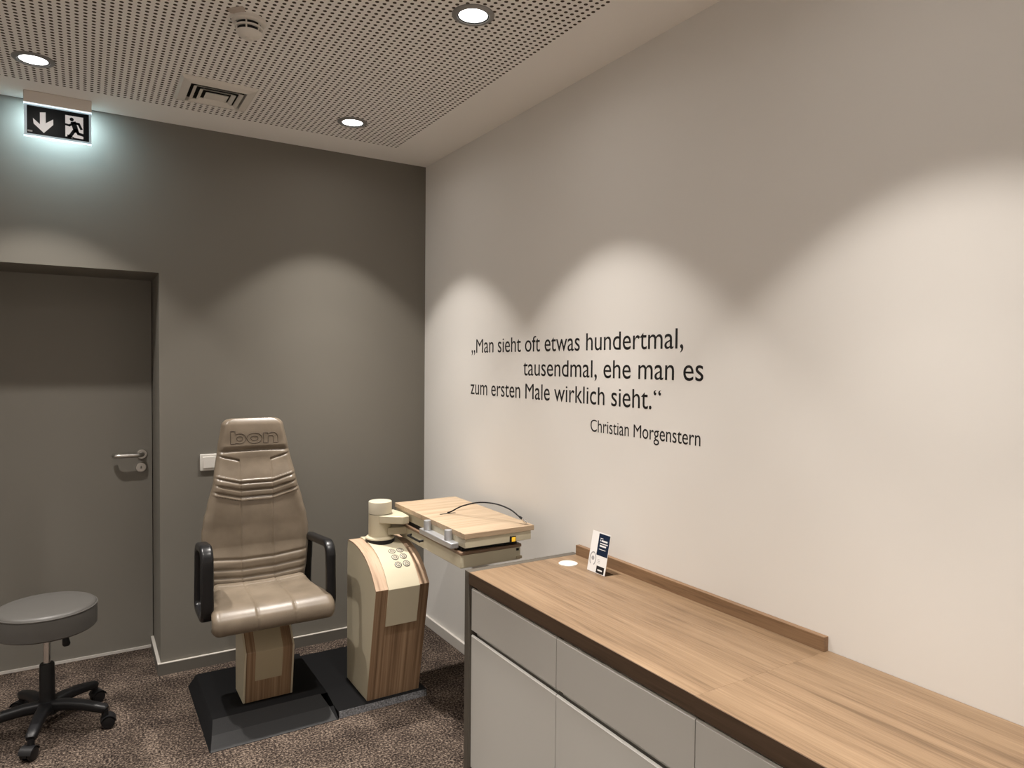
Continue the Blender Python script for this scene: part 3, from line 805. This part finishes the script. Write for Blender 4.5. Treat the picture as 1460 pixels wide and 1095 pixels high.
obj('hinge', mbox((lx1 - .022, ly0 - .003, .758), (lx1 - .010, ly0 + .01, .768)), M['black_plastic'], tr)

# cable looping over the table board
t = thing('cable', 'thin black cable arching over the oak table board', 'cable', (-.313, -.947, tz))
pts = smoothpath([(-.313, -.947, tz + .0046), (-.303, -.965, tz + .012), (-.275, -1.02, tz + .044), (-.235, -1.10, tz + .070), (-.195, -1.18, tz + .074), (-.160, -1.245, tz + .058), (-.136, -1.288, tz + .030)], 8)
obj('lead', sweep(NB(), pts, circ(.0032, 10)), M['black_plastic'], t, smooth=True)
a_, b_ = Vector((-.1365, -1.287, tz + .031)), Vector((-.116, -1.316, tz + .0085))
m_ = a_.lerp(b_, .35)
obj('sleeve', sweep(NB(), [a_, m_], circ(.0052, 14)), M['black_plastic'], t, smooth=True)
obj('plug', sweep(NB(), [m_, m_.lerp(b_, .8), b_], circ(.0072, 16)), M['chrome'], t, smooth=True)

# ------------------------------------------------------------------ stool on castors
qx, qy = -1.872, -.322
t = thing('swivel_stool', 'round grey upholstered swivel stool on five black castors', 'stool', (qx, qy, 0))
q0 = (qx, qy, 0)
cu_ = obj('seat_cushion', lathe(NB(), [(.150, .424), (.176, .426), (.183, .432), (.184, .450), (.184, .505), (.182, .518), (.176, .526), (.165, .530), (.12, .534), (.06, .536), (.01, .536)], q0, 72), M['stool_top'], t, smooth=True)
obj('piping', ringlathe(NB(), [(.1835 + .003 * math.cos(a), .516 + .003 * math.sin(a)) for a in [k * PI / 4 for k in range(8)]], q0, 72), M['stool_top'], cu_, smooth=True)
obj('seat_plate', lathe(NB(), [(.075, .412), (.075, .424)], q0, 32), M['black_steel'], t)
obj('gas_lift', lathe(NB(), [(.0145, .27), (.0145, .413)], q0, 28), M['chrome'], t, smooth=True)
obj('sleeve', lathe(NB(), [(.030, .085), (.027, .275), (.024, .281), (.015, .283)], q0, 32), M['black_plastic'], t, smooth=True)
lv = smoothpath([(qx + .012, qy - .010, .398), (qx + .045, qy - .024, .400), (qx + .062, qy - .033, .394), (qx + .066, qy - .036, .380)], 5)
lvr = obj('lever', sweep(NB(), lv, circ(.005, 10)), M['black_plastic'], t, smooth=True)
obj('lever_knob', sweep(NB(), [Vector((qx + .065, qy - .035, .398)), Vector((qx + .067, qy - .037, .385)), Vector((qx + .070, qy - .040, .360)), Vector((qx + .0705, qy - .0405, .353))], circ(.012, 16), scale=[.55, 1, 1.25, .9]), M['black_plastic'], lvr, smooth=True)
obj('hub', lathe(NB(), [(.042, .070), (.046, .085), (.044, .115), (.032, .125)], q0, 32), M['black_plastic'], t, smooth=True)
for i in range(5):
    an = math.radians(-101 + 72 * i); dv = Vector((math.cos(an), math.sin(an), 0)); pv = Vector((-dv.y, dv.x, 0))
    base = Vector((qx, qy, 0))
    path = [base + dv * r_ + Vector((0, 0, z_)) for r_, z_ in ((.02, .100), (.08, .104), (.15, .099), (.205, .089), (.235, .082), (.243, .079))]
    obj('leg', sweep(NB(), path, rrect(.046, .040, .014, 4), scale=[1.15, 1.05, .95, .88, .84, .62]), M['black_plastic'], t, smooth=True)
    cc = base + dv * .236
    ca = an + (.5 if i % 2 else -.35) ; cd = Vector((math.cos(ca), math.sin(ca), 0)); cp = Vector((-cd.y, cd.x, 0))
    Mx = Matrix((( cp.x, cd.x, 0, cc.x), (cp.y, cd.y, 0, cc.y), (0, 0, 1, 0), (0, 0, 0, 1)))
    bmc = NB()
    ctr = (0, .012, .0255)
    # hood between the wheels plus stem
    hood = [(.012 + .028 * math.cos(a), .0255 + .028 * math.sin(a)) for a in [math.radians(-10 + k * 200 / 16) for k in range(17)]]
    prism(bmc, hood, 0, -.0075, .0075); lathe(bmc, [(.013, .048), (.013, .078)], (0, 0, 0), 16)
    rr_ = [(.012 + q_ * math.cos(a), .0255 + q_ * math.sin(a)) for q_, rng_ in ((.0305, range(15)), (.0275, range(14, -1, -1))) for a in [math.radians(12 + k * 150 / 14) for k in rng_]]
    prism(bmc, rr_, 0, -.0245, .0245)
    bmc.transform(Mx)
    cs_ = obj('castor', bmc, M['black_plastic'], t, smooth=True)
    for s in (-1, 1):
        bw = lathe(NB(), [(.021, s * .008), (.025, s * .010), (.0255, s * .018), (.023, s * .023), (.015, s * .0245)], ctr, 28, 0)
        bw.transform(Mx); obj('wheel', bw, M['black_gloss'], cs_, smooth=True)
